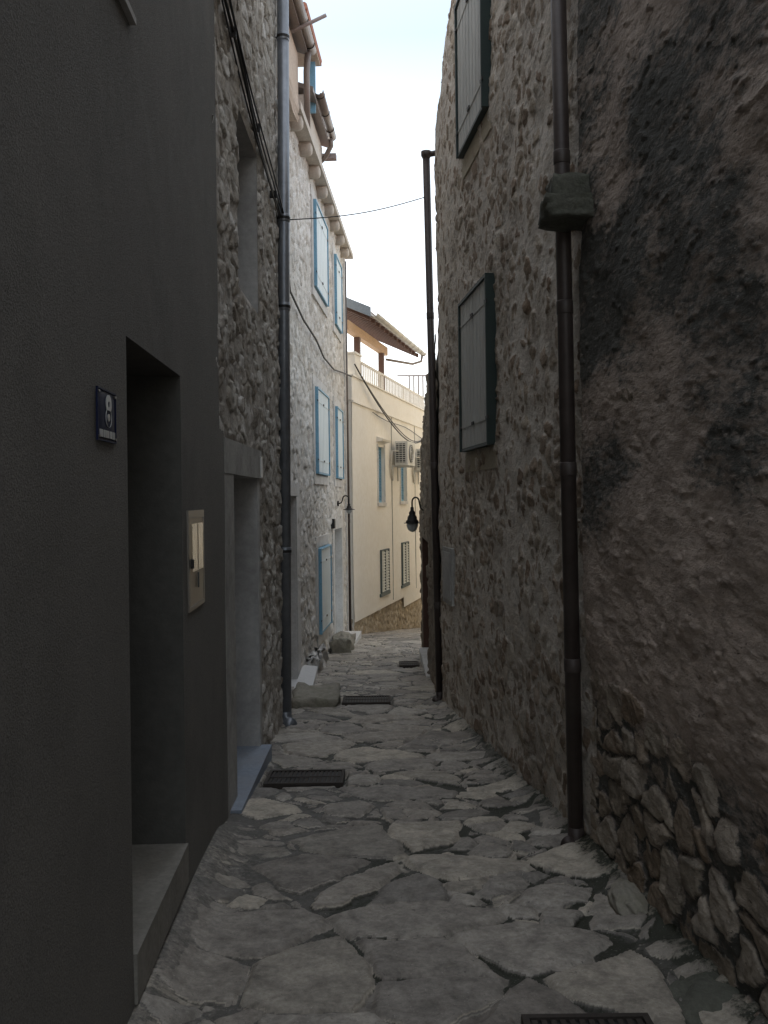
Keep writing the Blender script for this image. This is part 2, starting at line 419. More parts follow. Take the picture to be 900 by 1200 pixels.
DRAINS = [(-.78, -.31, 5.80, 6.12), (-.42, .02, 8.9, 9.28), (.20, .42, 11.8, 12.2), (.44, .80, 2.62, 2.84)]
def build_street():
    ys = np.concatenate([np.array([-40, -20, -10, -5, -2.5, -1, 0, .5, 1, 1.4]),
                         grid_axis(1.7, 26, lambda y: max(.0065, .0031*y)), np.array([27, 29, 33, 40, 60, 100, 200, 400.])])
    xs = np.concatenate([np.array([-300, -120, -50, -20, -8, -4, -2, -1.6]), np.arange(-1.4, 1.45, .0085),
                         grid_axis(1.5, 4, .06), np.array([5, 8, 20, 50, 120, 300.])])
    Y, X = np.meshgrid(ys, xs, indexing='ij')
    wx = X + .085*fbm(X*3.3, Y*3.3, 71, 4); wy = Y + .07*fbm(X*3.3+8, Y*3.3+3, 72, 4)
    e, i, ox, oy = worley(wx, wy, .50, .34, 23, 1.0)
    e2, i2, ox2, oy2 = worley(wx+5, wy+2, .25, .15, 29, .95)
    # some cells are broken into smaller stones
    br = (np.modf(i*37.7)[0] < .34)
    e = np.where(br, np.minimum(e, e2), e); idc = np.where(br, np.modf(i+i2)[0], i)
    r2 = np.modf(idc*57.3)[0]; r3 = np.modf(idc*91.7)[0]; r4 = np.modf(idc*17.9)[0]
    st = sstep(-.006, .032, e+.007)*(.76+.30*r2) + ((r3-.5)*ox/.44+(r4-.5)*oy/.4)*.45
    st = st + .13*fbm(X*9, Y*9, 81, 4) + .03*fbm(X*22, Y*22, 82, 2)
    # layered, split edges
    lay = np.floor((fbm(X*5, Y*5, 83, 3)+r2)*3)/3
    st = st + .07*lay
    le = X - left_edge(Y); re = right_edge(Y) - X
    lev = .20 + .50*fbm(X*1.1+3, Y*1.0, 91, 3) + .12*fbm(X*12, Y*12, 92, 4)
    nearleft = sstep(.75, .05, le)*sstep(6.5, 4.2, Y)
    lev = lev + .22*nearleft
    lev = lev + .55*sstep(.15, .04, le)*sstep(9, 7, Y) + .25*sstep(.3, .02, re)
    h = np.maximum(st, lev)
    mask = sstep(-.03, .14, st-lev)
    moss = np.clip(.55*sstep(.5, .02, lev)*(1-mask)*1.5 + .45*np.clip(fbm(X*.9, Y*.9, 93, 4), 0, 1)*(1-mask) + .6*sstep(.16, .02, re)*sstep(9, 7, Y)+.12*fbm(X*3, Y*3, 95, 3), 0, 1)
    moss = moss*(1-.8*nearleft)
    mask = np.maximum(mask, .44*nearleft)
    Zg = gz(Y) + (h-.75)*.024 + .012*fbm(X*.9, Y*.9, 94, 3)
    Zg = Zg + .07*sstep(.22, -.02, le)**1.5*sstep(5.1, 4.6, Y) + .05*sstep(.22, -.02, re)**2*sstep(10, 8, Y)
    Zg = Zg + .02*fbm(X*7, Y*7, 96, 3)*sstep(.3, .0, re)*sstep(9, 8, Y)
    for a, b, c, d in DRAINS:
        ins = sstep(-.03, -.005, np.minimum(np.minimum(X-a+.03, b+.03-X), np.minimum(Y-c+.03, d+.03-Y))-.005)
        Zg = Zg*(1-ins) + (gz(Y)-.035)*ins
    ny, nx = X.shape; idx = np.arange(ny*nx).reshape(ny, nx)
    F = np.stack([idx[:-1, :-1], idx[:-1, 1:], idx[1:, 1:], idx[1:, :-1]], -1).reshape(-1, 4)
    V = np.stack([X, Y, Zg], -1).reshape(-1, 3)
    col = np.stack([mask, idc, moss], -1).reshape(-1, 3)
    o = raw_mesh('street', V, F, col, M['street'], None)
    o['kind'] = 'structure'
build_street()

# ------------------------------------------------------------------ building shell (sides, back, roof slab)
def shell(bm, W, y0, y1, z0, z1, depth, front=-.06, ztop=None):
    """closed box behind a facade sheet, without its front face"""
    P = W.P
    a = [P(y0, z0, front+.05), P(y1, z0, front+.05), P(y1, z1, front+.05), P(y0, z1, front+.05)]
    b = [P(y0, z0, -depth), P(y1, z0, -depth), P(y1, z1, -depth), P(y0, z1, -depth)]
    A = [bm.verts.new(p) for p in a]; B = [bm.verts.new(p) for p in b]
    bm.faces.new(B)
    for k in range(4): bm.faces.new((A[k], A[(k+1) % 4], B[(k+1) % 4], B[k]))

def niche(bm, W, y0, y1, z0, z1, depth, d0=0.):
    """the five inner faces of a recess"""
    P = W.P
    a = [P(y0, z0, d0), P(y1, z0, d0), P(y1, z1, d0), P(y0, z1, d0)]
    b = [P(y0, z0, -depth), P(y1, z0, -depth), P(y1, z1, -depth), P(y0, z1, -depth)]
    A = [bm.verts.new(p) for p in a]; B = [bm.verts.new(p) for p in b]
    bm.faces.new(B)
    for k in range(4): bm.faces.new((A[k], A[(k+1) % 4], B[(k+1) % 4], B[k]))

def board_door(W, parent, y0, y1, z0, z1, d, mat, handle=True):
    bm = NB(); n = max(4, int((y1-y0)/.13))
    for k in range(n):
        a = y0+(y1-y0)*k/n+.003; b = y0+(y1-y0)*(k+1)/n-.003
        W.box(bm, a, b, z0, z1, d, d+.03)
    W.box(bm, y0, y1, z0+.1, z0+.2, d+.031, d+.045); W.box(bm, y0, y1, z1-.25, z1-.15, d+.031, d+.045)
    door = obj('door', bm, mat, parent)
    if handle:
        bm = NB(); c = W.P(y0+.1, (z0+z1)/2, d+.05)
        tube(bm, [c, c+W.n*.05, c+W.n*.05+Vector((0, .11, 0))], .009, 8); obj('handle', bm, M['iron'], door, True)
    return door

# ================================================================== left: dark stucco house (L1)
W1 = Wall(-.6958, -.0417, 1)
h1 = thing('stucco_house', 'tall house in plain dark grey stucco with deep recessed doorway, at the left edge', 'house', (-2, 1, gz(1)))
D1 = (2.85, 3.78, -1.48, .53); WN1 = (1.95, 2.94, 1.60, 2.7)
shf = H_flat(11, .003)
sheet('wall', W1, -2.5, 1.2, -2.2, 5.2, .4, .4, shf, M['stucco'], h1)
sheet('wall', W1, 1.2, 5.10, -2.4, 5.2, .05, .08, shf, M['stucco'], h1, [D1, WN1, (4.93, 5.10, .40, 5.2)], taper=.02)
bm = NB(); shell(bm, W1, -2.5, 4.93, -2.3, 5.2, 5, -.05)
W1.box(bm, 4.925, 5.098, -2.4, .398, -.06, -.0025); obj('side_wall', bm, M['stucco'], h1)
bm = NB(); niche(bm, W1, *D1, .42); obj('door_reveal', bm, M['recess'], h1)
board_door(W1, h1, 2.87, 3.76, -1.42, .51, -.40, M['doorwood'])
bm = NB(); W1.box(bm, 2.853, 3.777, -1.60, -1.44, -.41, .012); obj('threshold', bm, M['worn_step'], h1, bevel=.006)
bm = NB(); niche(bm, W1, *WN1, .22); obj('window_reveal', bm, M['stucco'], h1)
bm = NB(); W1.box(bm, 1.96, 2.93, 1.61, 2.69, -.215, -.19); w = obj('window', bm, M['glass'], h1)
bm = NB()
for a, b, c, d in ((1.96,2.02,1.61,2.69),(2.87,2.93,1.61,2.69),(2.42,2.48,1.61,2.69),(2.02,2.87,1.61,1.67),(2.02,2.87,2.63,2.69)):
    W1.box(bm, a, b, c, d, -.189, -.16)
obj('frame', bm, M['greywood'], w)
bm = NB(); W1.box(bm, 1.93, 2.96, 1.575, 1.598, -.2, .02); obj('window_sill', bm, M['cement'], h1, bevel=.004)

# house number plate: dark blue enamel, white 8
pl = thing('house_number_plate', 'small dark blue enamel plate with a white 8 on the dark stucco', 'number plate', tuple(W1.P(2.59, .17, .0)))
y0, y1, z0, z1 = 2.49, 2.69, .175, .325
bm = NB()
P = W1.P; ny, nz = 14, 10; g = []
for a in range(ny+1):
    row = []
    for b in range(nz+1):
        u, v = a/ny, b/nz
        d = .003+.0045*(1-(2*u-1)**4)*(1-(2*v-1)**4)
        row.append(bm.verts.new(P(y0+(y1-y0)*u, z0+(z1-z0)*v, d)))
    g.append(row)
for a in range(ny):
    for b in range(nz): bm.faces.new((g[a][b], g[a+1][b], g[a+1][b+1], g[a][b+1]))
obj('plate', bm, M['enamel'], pl, True)
bm = NB()
for a, b, c, d in ((y0,y1,z0,z0+.005),(y0,y1,z1-.005,z1),(y0,y0+.005,z0+.005,z1-.005),(y1-.005,y1,z0+.005,z1-.005)):
    W1.box(bm, a, b, c, d, .002, .0075)
obj('rim', bm, M['enamel'], pl, bevel=.0012)
for yy in (y0+.012, y1-.012):
    for zz in (z0+.012, z1-.012):
        bm = NB(); c = W1.P(yy, zz, .004); tube(bm, [c, c+W1.n*.006], .004, 10); obj('screw', bm, M['steel'], pl)
def text_mesh(s, size, W, yc, zc, d, mat, parent, name, bold=0.):
    cu = bpy.data.curves.new('t', 'FONT'); cu.body = s; cu.size = size; cu.align_x = 'CENTER'; cu.extrude = .0012; cu.offset = bold
    t = bpy.data.objects.new('t', cu); COL.objects.link(t); bpy.context.view_layer.update()
    me = bpy.data.meshes.new_from_object(t.evaluated_get(bpy.context.evaluated_depsgraph_get()))
    bpy.data.objects.remove(t)
    sg = W.s
    for v in me.vertices:
        x, y, z = v.co
        v.co = W.P(yc + x*sg*1.0/W.L, zc+y, d+z)
    return link_mesh(name, me, mat, parent)
text_mesh('8', .125, W1, 2.60, .222, .0085, M['enamel_white'], pl, 'number', .003)
bm = NB()
for k, (a, wd) in enumerate(((2.508,.034),(2.547,.012),(2.563,.046),(2.613,.022),(2.640,.034))):
    W1.box(bm, a, a+wd*.82, .186, .207, .0065, .009)
    W1.box(bm, a+wd*.3, a+wd*.45, .190, .203, .0091, .0096)
obj('lettering', bm, M['enamel_white'], pl)

# electricity meter cabinet
mb = thing('meter_cabinet', 'flush tan and steel electricity meter cabinet with two shiny windows in the dark stucco', 'meter cabinet', tuple(W1.P(4.1, -.48, 0)))
y0, y1, z0, z1 = 3.90, 4.32, -.485, -.04
bm = NB()
for a, b, c, d in ((y0,y1,z0,z0+.02),(y0,y1,z1-.035,z1),(y0,y0+.03,z0+.02,z1-.035),(y1-.02,y1,z0+.02,z1-.035)): W1.box(bm, a, b, c, d, -.01, .0065)
obj('frame', bm, M['steel'], mb, bevel=.002)
bm = NB(); W1.box(bm, y0+.03, y1-.02, z0+.02, z1-.035, -.01, .0035); dr = obj('door', bm, M['meter_tan'], mb)
for a, b in ((3.99, 4.12), (4.15, 4.28)):
    bm = NB(); W1.box(bm, a, b, z0+.17, z1-.06, .0032, .0075); obj('window', bm, M['meter_window'], dr, bevel=.003)
bm = NB(); W1.box(bm, 4.12, 4.135, z0+.09, z0+.16, .0065, .012); obj('slot', bm, M['acdark'], dr)
bm = NB(); W1.box(bm, 3.935, 3.955, z0+.19, z0+.23, .0065, .02); obj('latch', bm, M['iron'], dr)

# ================================================================== left: rubble house (L2)
W2 = Wall(-.925, 0, 1)
h2 = thing('rubble_stone_house', 'grey-brown rubble stone house with cement-framed doorway, between the dark stucco and the grey downpipe', 'house', (-3, 6.5, gz(6.5)))
D2 = (5.42, 6.52, -1.79, .16); WN2 = (5.78, 6.72, 1.39, 2.58)
fr2 = [(5.10, 6.64, -2.0, .37)]
sheet('wall', W2, 4.80, 8.15, -2.3, 5.6, .015, lambda z: .012 if z < 4.7 else .2,
      H_rubble(.19, .11, 31, .032, .56, .22, .03, .018, .7, .018), M['L2'], h2, [(4.96, 6.62, -1.79, .36), WN2], taper=.04)
bm = NB(); shell(bm, W2, 4.9, 8.15, -2.4, 5.6, 5, -.08); obj('side_wall', bm, M['L2'], h2)
# cement surround
bm = NB(); W2.box(bm, 5.10, 6.64, .162, .365, -.3, .022); W2.box(bm, 5.10, 5.418, -1.81, .160, -.3, .018)
obj('door_surround', bm, M['lintel'], h2, bevel=.008)
bm = NB(); W2.box(bm, 6.523, 6.625, -1.9, .160, -.3, .006); obj('door_jamb', bm, M['cement'], h2, bevel=.006)
bm = NB(); niche(bm, W2, 5.42, 6.52, -1.82, .161, .36, .0); obj('door_reveal', bm, M['cement'], h2)
board_door(W2, h2, 5.44, 6.50, -1.77, .15, -.34, M['doorwood'])
bm = NB(); W2.box(bm, 6.55, 6.63, .17, .32, .0225, .031); obj('patch', bm, M['marble'], h2, bevel=.004)  # white strip paints the light on the lintel's far end
bm = NB(); niche(bm, W2, *WN2, .32, -.002); obj('window_reveal', bm, M['cement'], h2)
bm = NB(); W2.box(bm, 5.80, 6.70, 1.41, 2.56, -.315, -.28); w = obj('window', bm, M['glass'], h2)
bm = NB()
for a, b, c, d in ((5.80,5.86,1.41,2.56),(6.64,6.70,1.41,2.56),(6.22,6.28,1.41,2.56)): W2.box(bm, a, b, c, d, -.279, -.25)
obj('frame', bm, M['brownwood'], w)
bm = NB(); W2.box(bm, 5.17, 6.56, -1.93, -1.785, -.35, .082); ds = obj('doorstep', bm, M['bluegrey'], None, bevel=.012)
tag(ds, 'blue-grey painted cement doorstep under the open doorway beside the dark stucco house', 'doorstep')
# loose cables on the rubble wall
ca = thing('cable_bundle', 'thick black bundle of cables sagging down across the grey-brown rubble wall', 'cables', tuple(W2.P(5, 2.9, .03)))
for k, (dz, dd) in enumerate(((0, .035), (.035, .05), (-.04, .03), (.015, .07))):
    pts = []
    for t in np.linspace(0, 1, 15):
        y = 4.90+3.18*t; z = 2.95-.45*t - .05*math.sin(math.pi*t) + dz*(1-.3*t) + .008*math.sin(9*t+k*2)
        pts.append(W2.P(y, z, dd+.008*math.sin(7*t+k)))
    bm = NB(); tube(bm, pts, .006 if k else .010, 8); obj('cable', bm, M['black'], ca, True)
for y in (5.45, 6.5, 7.5):
    bm = NB(); z = 2.95-.45*(y-4.9)/3.18-.04; W2.box(bm, y-.008, y+.008, z-.01, z+.05, .0, .06); obj('clip', bm, M['iron'], ca)

# ------------------------------------------------------------------ drainpipes
def drainpipe(label, p_top, p_bot, r, mat, joints, shoe=None, head=None, wall=None, group='drainpipes on the house walls'):
    t = thing('drainpipe', label, 'drainpipe', tuple(p_bot), group)
    a, b = Vector(p_top), Vector(p_bot)
    bm = NB(); tube(bm, [b, a], r, 16); obj('pipe', bm, M[mat], t, True)
    for f in joints:
        c = b.lerp(a, f); u = (a-b).normalized()
        bm = NB(); tube(bm, [c-u*.035, c-u*.03, c+u*.03, c+u*.035], [r*1.01, r*1.08, r*1.08, r*1.01], 16); obj('collar', bm, M[mat], t, True)
        if wall:
            bm = NB(); tube(bm, [c, c-wall.n*.11], .008, 6)
            tube(bm, [c-u*.012, c+u*.012], r*1.12, 16); obj('bracket', bm, M['iron'], t, False)
    if shoe:
        bm = NB(); tube(bm, [b+Vector((0, 0, .0)), b+Vector((0, 0, -.05)), b+Vector(shoe)*.45+Vector((0, 0, -.07)), b+Vector(shoe)], r*1.05, 14); obj('shoe', bm, M[mat], t, True)
    if head:
        bm = NB(); tube(bm, [a-Vector((0, 0, .03)), a+Vector((0, 0, .02)), a+Vector(head)*.3+Vector((0, 0, .05)), a+Vector(head)*.7+Vector((0, 0, .06)), a+Vector(head)*1.6+Vector((0, 0, .04))], r*1.05, 14); obj('elbow', bm, M[mat], t, True)
    return t
drainpipe('thick grey metal drainpipe at the far corner of the grey-brown rubble house', (-.835, 7.95, 5.6), (-.895, 7.95, -1.87), .052, 'pipe_grey', (.19, .48, .585, .8), (.06, -.10, -.09), wall=W2)
drainpipe('dark brown drainpipe running down behind the projecting stone block', (.905, 4.57, 4.2), (.958, 4.57, -1.68), .040, 'pipe_brown', (.14, .31, .45, .58, .86), (-.05, -.04, -.07))
drainpipe('thin dark drainpipe at the far corner of the shuttered stone house, against the sky', (.463, 8.96, 3.44), (.535, 8.96, -1.93), .036, 'pipe_brown', (.16, .42, .70), (-.05, -.03, -.06))
drainpipe('slim dark brown drainpipe between the pale limestone house and the cream house', (-.685, 16.38, 4.35), (-.665, 16.38, -2.42), .045, 'pipe_brown', (.3, .62), (.03, -.1, -.06))

t = [o for o in COL.objects if o.name.startswith('drainpipe') and o.type == 'EMPTY'][2]
bm = NB(); lathe(bm, [(.036, 0), (.052, .03), (.052, .07), (.03, .075)], (.463, 8.96, 3.40), 16); tube(bm, [(.47, 8.96, 3.44), (.60, 8.93, 3.45)], .028, 10); obj('hopper', bm, M['pipe_brown'], t, True)
# ================================================================== left: pale limestone house (L3)
W3 = Wall(-1.664, .059, 1)
h3 = thing('limestone_house', 'pale limestone house with light blue shutters and a row of rounded corbels under its eaves', 'house', (-4, 12.4, gz(12.4)))
D3 = (9.55, 10.50, -2.10, .05); D3b = (14.35, 15.45, -2.36, -.48)
sheet('wall', W3, 8.0, 16.5, -3, 4.45, lambda y: .03 if y < 9.6 else .024, .018, H_rubble(.22, .13, 47, .034, .55, .18, .03, .015, .7, .018), M['L3'], h3, [D3, D3b], taper=.05)
bm = NB(); shell(bm, W3, 8.2, 16.5, -3.1, 4.44, 5.5, -.08); obj('side_wall', bm, M['L3'], h3)
for D, b in ((D3, .2), (D3b, .2)):
    y0, y1, z0, z1 = D
    bm = NB(); W3.box(bm, y0-b, y0-.002, z0-.1, z1, -.3, .02); W3.box(bm, y1+.002, y1+b*1.1, z0-.1, z1, -.3, .02); W3.box(bm, y0-b, y1+b*1.1, z1+.002, z1+.16, -.3, .022)
    obj('door_surround', bm, M['white_stone'], h3, bevel=.006)
    bm = NB(); niche(bm, W3, *D, .34); obj('door_reveal', bm, M['white_stone'], h3)
    board_door(W3, h3, y0+.02, y1-.02, z0+.02, z1-.02, -.32, M['paleblue'] if D is D3b else M['greywood'])
bm = NB(); W3.box(bm, 16.22, 16.498, -3, 4.40, .0, .035); obj('quoin', bm, M['white_stone'], h3, bevel=.006)

def shutters(W, parent, y0, y1, z0, z1, face, edge, proj=.05, surround=None, sill=True, hooks='iron'):
    """closed double-leaf board shutters standing proud of the wall"""
    w = NB()
    if surround:
        s = .13
        for a, b, c, d in ((y0-s, y0-.004, z0-.02, z1+.02), (y1+.004, y1+s, z0-.02, z1+.02), (y0-s, y1+s, z1+.022, z1+.16), (y0-s, y1+s, z0-.14, z0-.022)):
            W.box(w, a, b, c, d, -.03, .03 if c < z0 else .022)
        win = obj('window', w, M[surround], parent, bevel=.006)
    else:
        W.box(w, y0-.03, y1+.03, z0-.17, z0-.004, -.02, .014); win = obj('window', w, M['sill_patch'], parent, bevel=.006)
    bm = NB(); t = .024
    for a, b, c, d in ((y0, y0+t, z0, z1), (y1-t, y1, z0, z1), (y0+t, y1-t, z1-t, z1), (y0+t, y1-t, z0, z0+t)):
        W.box(bm, a, b, c, d, -.03, proj+(.012 if c == z1-t or a in (y0, y1-t) else 0))
    obj('frame', bm, M[edge], win, bevel=.003)
    ym = (y0+y1)/2; zz = z1-z0
    for a, b in ((y0+t+.002, ym-.003), (ym+.003, y1-t-.002)):
        bm = NB(); n = 4
        for k in range(n):
            p = a+(b-a)*k/n; q = a+(b-a)*(k+1)/n-.016
            W.box(bm, p, q, z0+t+.003, z1-t-.003, proj-.015, proj-.004)
        for f in (.16, .84):
            W.box(bm, a+.002, b-.004, z0+zz*f-.009, z0+zz*f+.009, proj-.003, proj+.001)
        sh = obj('shutter', bm, M[face], win)
        bm = NB(); W.box(bm, a, b, z0+t+.004, z1-t-.004, -.004, proj-.016); obj('backing', bm, M[edge], sh)
    for f in (.16, .84):
        for yy in (y0+.02, ym, y1-.02):
            bm = NB(); W.box(bm, yy-.035, yy+.035, z0+zz*f-.012, z0+zz*f+.012, proj+.001, proj+.010); obj('hinge', bm, M[hooks], win)
    return win
for y0, y1, z0, z1 in ((12.15, 13.45, .36, 1.54), (14.55, 15.45, .355, 1.52), (12.2, 13.55, 2.92, 4.10), (14.65, 15.55, 2.88, 4.02), (12.3, 13.5, -1.85, -.67)):
    shutters(W3, h3, y0, y1, z0, z1, 'paleblue', 'blue', .06, 'white_stone')
# cornice and corbels
bm = NB(); W3.box(bm, 10.2, 16.6, 4.452, 4.54, -.3, .17); obj('eaves_slab', bm, M['corbel'], h3, bevel=.01)
for k in range(8):
    y = 10.45+k*.785; bm = NB(); prof = []
    n = 10; r = .115
    P = W3.P
    for d, s in ((-.05, 1.), (.10, 1.), (.135, .9), (.15, .72)):
        prof.append([P(y+r*s*math.cos(a), 4.45-r*1.25*s*math.sin(a), d) for a in np.linspace(0, math.pi, n)])
    rings = [[bm.verts.new(p) for p in q] for q in prof]
    for a, b in zip(rings, rings[1:]):
        for j in range(n-1): bm.faces.new((a[j], a[j+1], b[j+1], b[j]))
        bm.faces.new((a[n-1], a[0], b[0], b[n-1]))
    bm.faces.new(rings[0]); bm.faces.new(rings[-1])
    o = obj('corbel', bm, M['corbel'], h3, True)
bm = NB(); W3.stone(bm, 8.2, 10.18, 4.30, 4.56, -.1, .14, .02, 6); obj('cornice', bm, M['wallA'], h3)
# roof and attic storeys
bm = NB()
for a, b in ((8.15, 16.6),):
    P = W3.P
    hexa(bm, [P(a, 4.56, -.1), P(b, 4.56, -.1), P(b, 6.3, -3.2), P(a, 6.3, -3.2), P(a, 4.66, -.1), P(b, 4.66, -.1), P(b, 6.4, -3.2), P(a, 6.4, -3.2)])
    for k in range(32):
        y = a+.13+k*(b-a-.2)/32
        tube(bm, [P(y, 4.68, -.12), P(y, 6.42, -3.2)], .075, 8)
    hexa(bm, [P(a, 6.3, -3.2), P(b, 6.3, -3.2), P(b, 4.5, -6), P(a, 4.5, -6), P(a, 6.4, -3.2), P(b, 6.4, -3.2), P(b, 4.6, -6), P(a, 4.6, -6)])
obj('roof', bm, M['tile'], h3)
def attic(y0, y1, z1, mat):
    bm = NB(); W3.box(bm, y0, y1, 4.57, z1, -2.2, .0); at = obj('dormer', bm, M[mat], h3)
    bm = NB(); P = W3.P
    hexa(bm, [P(y0-.06, z1+.01, .12), P(y1+.06, z1+.01, .12), P(y1+.06, z1+.8, -2.2), P(y0-.06, z1+.8, -2.2), P(y0-.06, z1+.07, .12), P(y1+.06, z1+.07, .12), P(y1+.06, z1+.86, -2.2), P(y0-.06, z1+.86, -2.2)])
    obj('dormer_roof', bm, M['gutter_brown'], at)
    return at
def gutter(W, parent, y0, y1, z, d, r, mat, hooks=.55, hookmat='iron', name='gutter'):
    bm = NB(); n = 9
    outer = [(d-r*math.cos(a), z-r*math.sin(a)) for a in np.linspace(0, math.pi, n)]
    inner = [(d-(r-.006)*math.cos(a), z-(r-.006)*math.sin(a)) for a in np.linspace(math.pi, 0, n)]
    a = [bm.verts.new(W.P(y0, q, p)) for p, q in outer+inner]; b = [bm.verts.new(W.P(y1, q, p)) for p, q in outer+inner]
    m = len(a)
    for k in range(m): bm.faces.new((a[k], a[(k+1) % m], b[(k+1) % m], b[k]))
    for s in (a, b):
        for k in range(n-1): bm.faces.new((s[k], s[k+1], s[m-2-k], s[m-1-k]))
    g = obj(name, bm, M[mat], parent, True)
    y = y0+.12
    while y < y1:
        bm = NB(); tube(bm, [W.P(y, z-(r+.004)*math.sin(t), d-(r+.004)*math.cos(t)) for t in np.linspace(0, math.pi, 9)]+[W.P(y, z+.01, d)], .006, 6)
        obj('gutter_hook', bm, M[hookmat], g, True); y += hooks
    return g
A = attic(8.25, 11.15, 5.55, 'wallA'); gutter(W3, h3, 8.25, 11.3, 5.66, .15, .062, 'gutter_brown')
bm = NB(); tube(bm, [W3.P(11.2, 5.6, .12), W3.P(11.2, 5.35, .10), W3.P(11.2, 4.62, .10)], .04, 12); obj('gutter_pipe', bm, M['gutter_brown'], h3, True)
B = attic(11.7, 13.5, 5.30, 'corbel'); gutter(W3, h3, 11.9, 13.45, 5.44, .16, .062, 'gutter_brown')
bm = NB(); tube(bm, [W3.P(13.35, 5.40, .15), W3.P(13.37, 5.28, .15), W3.P(13.45, 5.16, .06), W3.P(13.5, 5.10, -.02)], .036, 12); obj('gutter_elbow', bm, M['gutter_brown'], h3, True)
bm = NB(); W3.box(bm, 13.55, 13.66, 5.16, 5.24, -.6, .20); obj('purlin', bm, M['greywood'], h3, bevel=.006)
bm = NB(); W3.box(bm, 10.9, 12.2, 5.90, 5.925, -1.8, .15); sf = obj('roof_soffit', bm, M['soffit'], h3)
bm = NB()
for k in range(3):
    tube(bm, [W3.P(10.86, 5.99, .12-.075*k), W3.P(12.25, 5.99, .12-.075*k)], .048, 10)
W3.box(bm, 10.9, 12.25, 5.926, 5.96, -1.8, .16); obj('roof_tile', bm, M['tile'], sf)
bm = NB(); W3.box(bm, 12.02, 12.06, 5.2, 5.88, .0, .10); obj('attic_shutter', bm, M['blue'], h3)
bm = NB(); W3.box(bm, 11.2, 11.64, 4.6, 5.35, -.5, -.25); obj('attic_window', bm, M['paleblue'], h3)
bm = NB(); tube(bm, [(-1.02, 10.5, 5.49), (-.61, 10.5, 5.68)], .022, 8); ab = obj('pole', bm, M['greywood'], None, True)
tag(ab, 'short weathered pole sticking out over the street above the brown attic gutter', 'pole')

# black cable along the limestone facade
bm = NB(); pts = []
for y, z, d in ((8.1, 2.50, .3), (9.9, 2.33, .07), (11, 2.22, .05), (12.1, 2.15, .06), (13, 2.08, .05), (14.2, 2.06, .06), (15.4, 2.18, .05), (16.2, 2.27, .09), (16.45, 2.28, .12)):
    pts.append(W3.P(y, z-.02*math.sin(y*2), d))
tube(bm, pts, .013, 8)
tag(obj('facade_cable', bm, M['black'], None, True), 'single black cable running under the upper blue shutters of the limestone house', 'cable')
# thin wire across the alley
bm = NB(); a = Vector((-.80, 7.95, 2.49)); b = Vector((.462, 8.96, 3.02)); pts = []
for t in np.linspace(0, 1, 20): pts.append(a.lerp(b, t)+Vector((0, 0, -.05*math.sin(math.pi*t)+.10*math.exp(-((t-.02)/.05)**2)*0)))
tube(bm, pts, .005, 6)
tag(obj('overhead_wire', bm, M['black'], None, True), 'single thin wire crossing the sky between the two tallest drainpipes', 'wire')

# wall lamps
def wall_lamp(label, c, n, rad, scale=1., group='curved-arm wall lamps'):
    """c: where the lamp body hangs, n: horizontal vector from body to the wall plate"""
    c = Vector(c); n = Vector(n); t = thing('wall_lamp', label, 'lamp', tuple(c), group)
    s = scale
    bm = NB(); lathe(bm, [(.012, .21), (.022, .20), (.024, .16), (.045, .13), (.040, .105), (.062, .075), (.066, .04), (.085, .02), (.085, .0)], c); 
    for v in bm.verts: v.co = c+(v.co-c)*s
    obj('cap', bm, M['iron'], t, True)
    bm = NB(); lathe(bm, [(.05, .012), (rad, -.004), (rad, -.010), (.05, .0)], c, 28)
    obj('shade', bm, M['iron'], t, True)
    bm = NB(); lathe(bm, [(.075, .0), (.078, -.04), (.062, -.09), (.035, -.115), (.005, -.125)], c)
    for v in bm.verts: v.co = c+(v.co-c)*s
    obj('lamp_glass', bm, M['lampglass'], t, True)
    bm = NB(); up = Vector((0, 0, 1)); pts = [c+up*.20*s]
    for a in np.linspace(0, math.pi, 9): pts.append(c + up*(.27*s+.065*math.sin(a)) + n*(.5*(1-math.cos(a))*.55))
    pts += [c+up*.19*s+n*.64, c+up*.165*s+n*.8, c+up*.165*s+n]
    tube(bm, pts, .011, 8); obj('arm', bm, M['iron'], t, True)
    bm = NB(); e = c+up*.165*s+n; tube(bm, [e-n.normalized()*.025, e+n.normalized()*.01], .045, 12); obj('wall_plate', bm, M['iron'], t)
    return t
wall_lamp('black bell-shaped lamp hanging from a hooked arm on the low brown wall', (.372, 11.9, -.315), (.175, 0, 0), .112)
wall_lamp('small black bracket lamp over the far doorway of the pale limestone house', (-.585, 14.9, -.16), (-.19, 0, 0), .10, .6)
bm = NB(); W3.box(bm, 14.0, 14.14, -.45, -.30, .0, .06); tag(obj('door_bell', bm, M['iron'], None, bevel=.006), 'small dark bell box on the limestone wall left of the far doorway', 'door bell')

# steps and blocks at the foot of the limestone house
bm = NB(); W3.box(bm, 9.5, 10.55, -2.30, -2.095, -.33, .045); tag(obj('door_threshold', bm, M['marble'], None, bevel=.006), 'white marble threshold of the nearer limestone house door', 'threshold')
bm = NB(); hexa(bm, [(-.99,9.62,-2.20),(-.80,9.62,-2.20),(-.84,11.0,-2.20),(-1.02,11.0,-2.20),(-.99,9.62,-2.02),(-.80,9.62,-2.045),(-.84,11.0,-2.04),(-1.02,11.0,-2.02)])
tag(obj('door_slab', bm, M['marble'], None, bevel=.008), 'white marble slab lying in front of the marble threshold, left side of the alley', 'step')
bm = NB(); Wg = Wall(-.92, 0, 1); Wg.stone(bm, 8.72, 9.5, -2.2, -1.945, -.02, .44, .03, 7)
tag(obj('stone_step', bm, M['mossy'], None, True), 'low mossy stone step beside the foot of the grey drainpipe', 'step')
bm = NB(); W3.stone(bm, 11.2, 12.3, -2.5, -2.0, .0, .14, .08, 7); tag(obj('rubble_footing', bm, M['white_stone'], None, True), 'rough pale rubble footing beside the white slab, below the lowest blue shutters', 'footing')
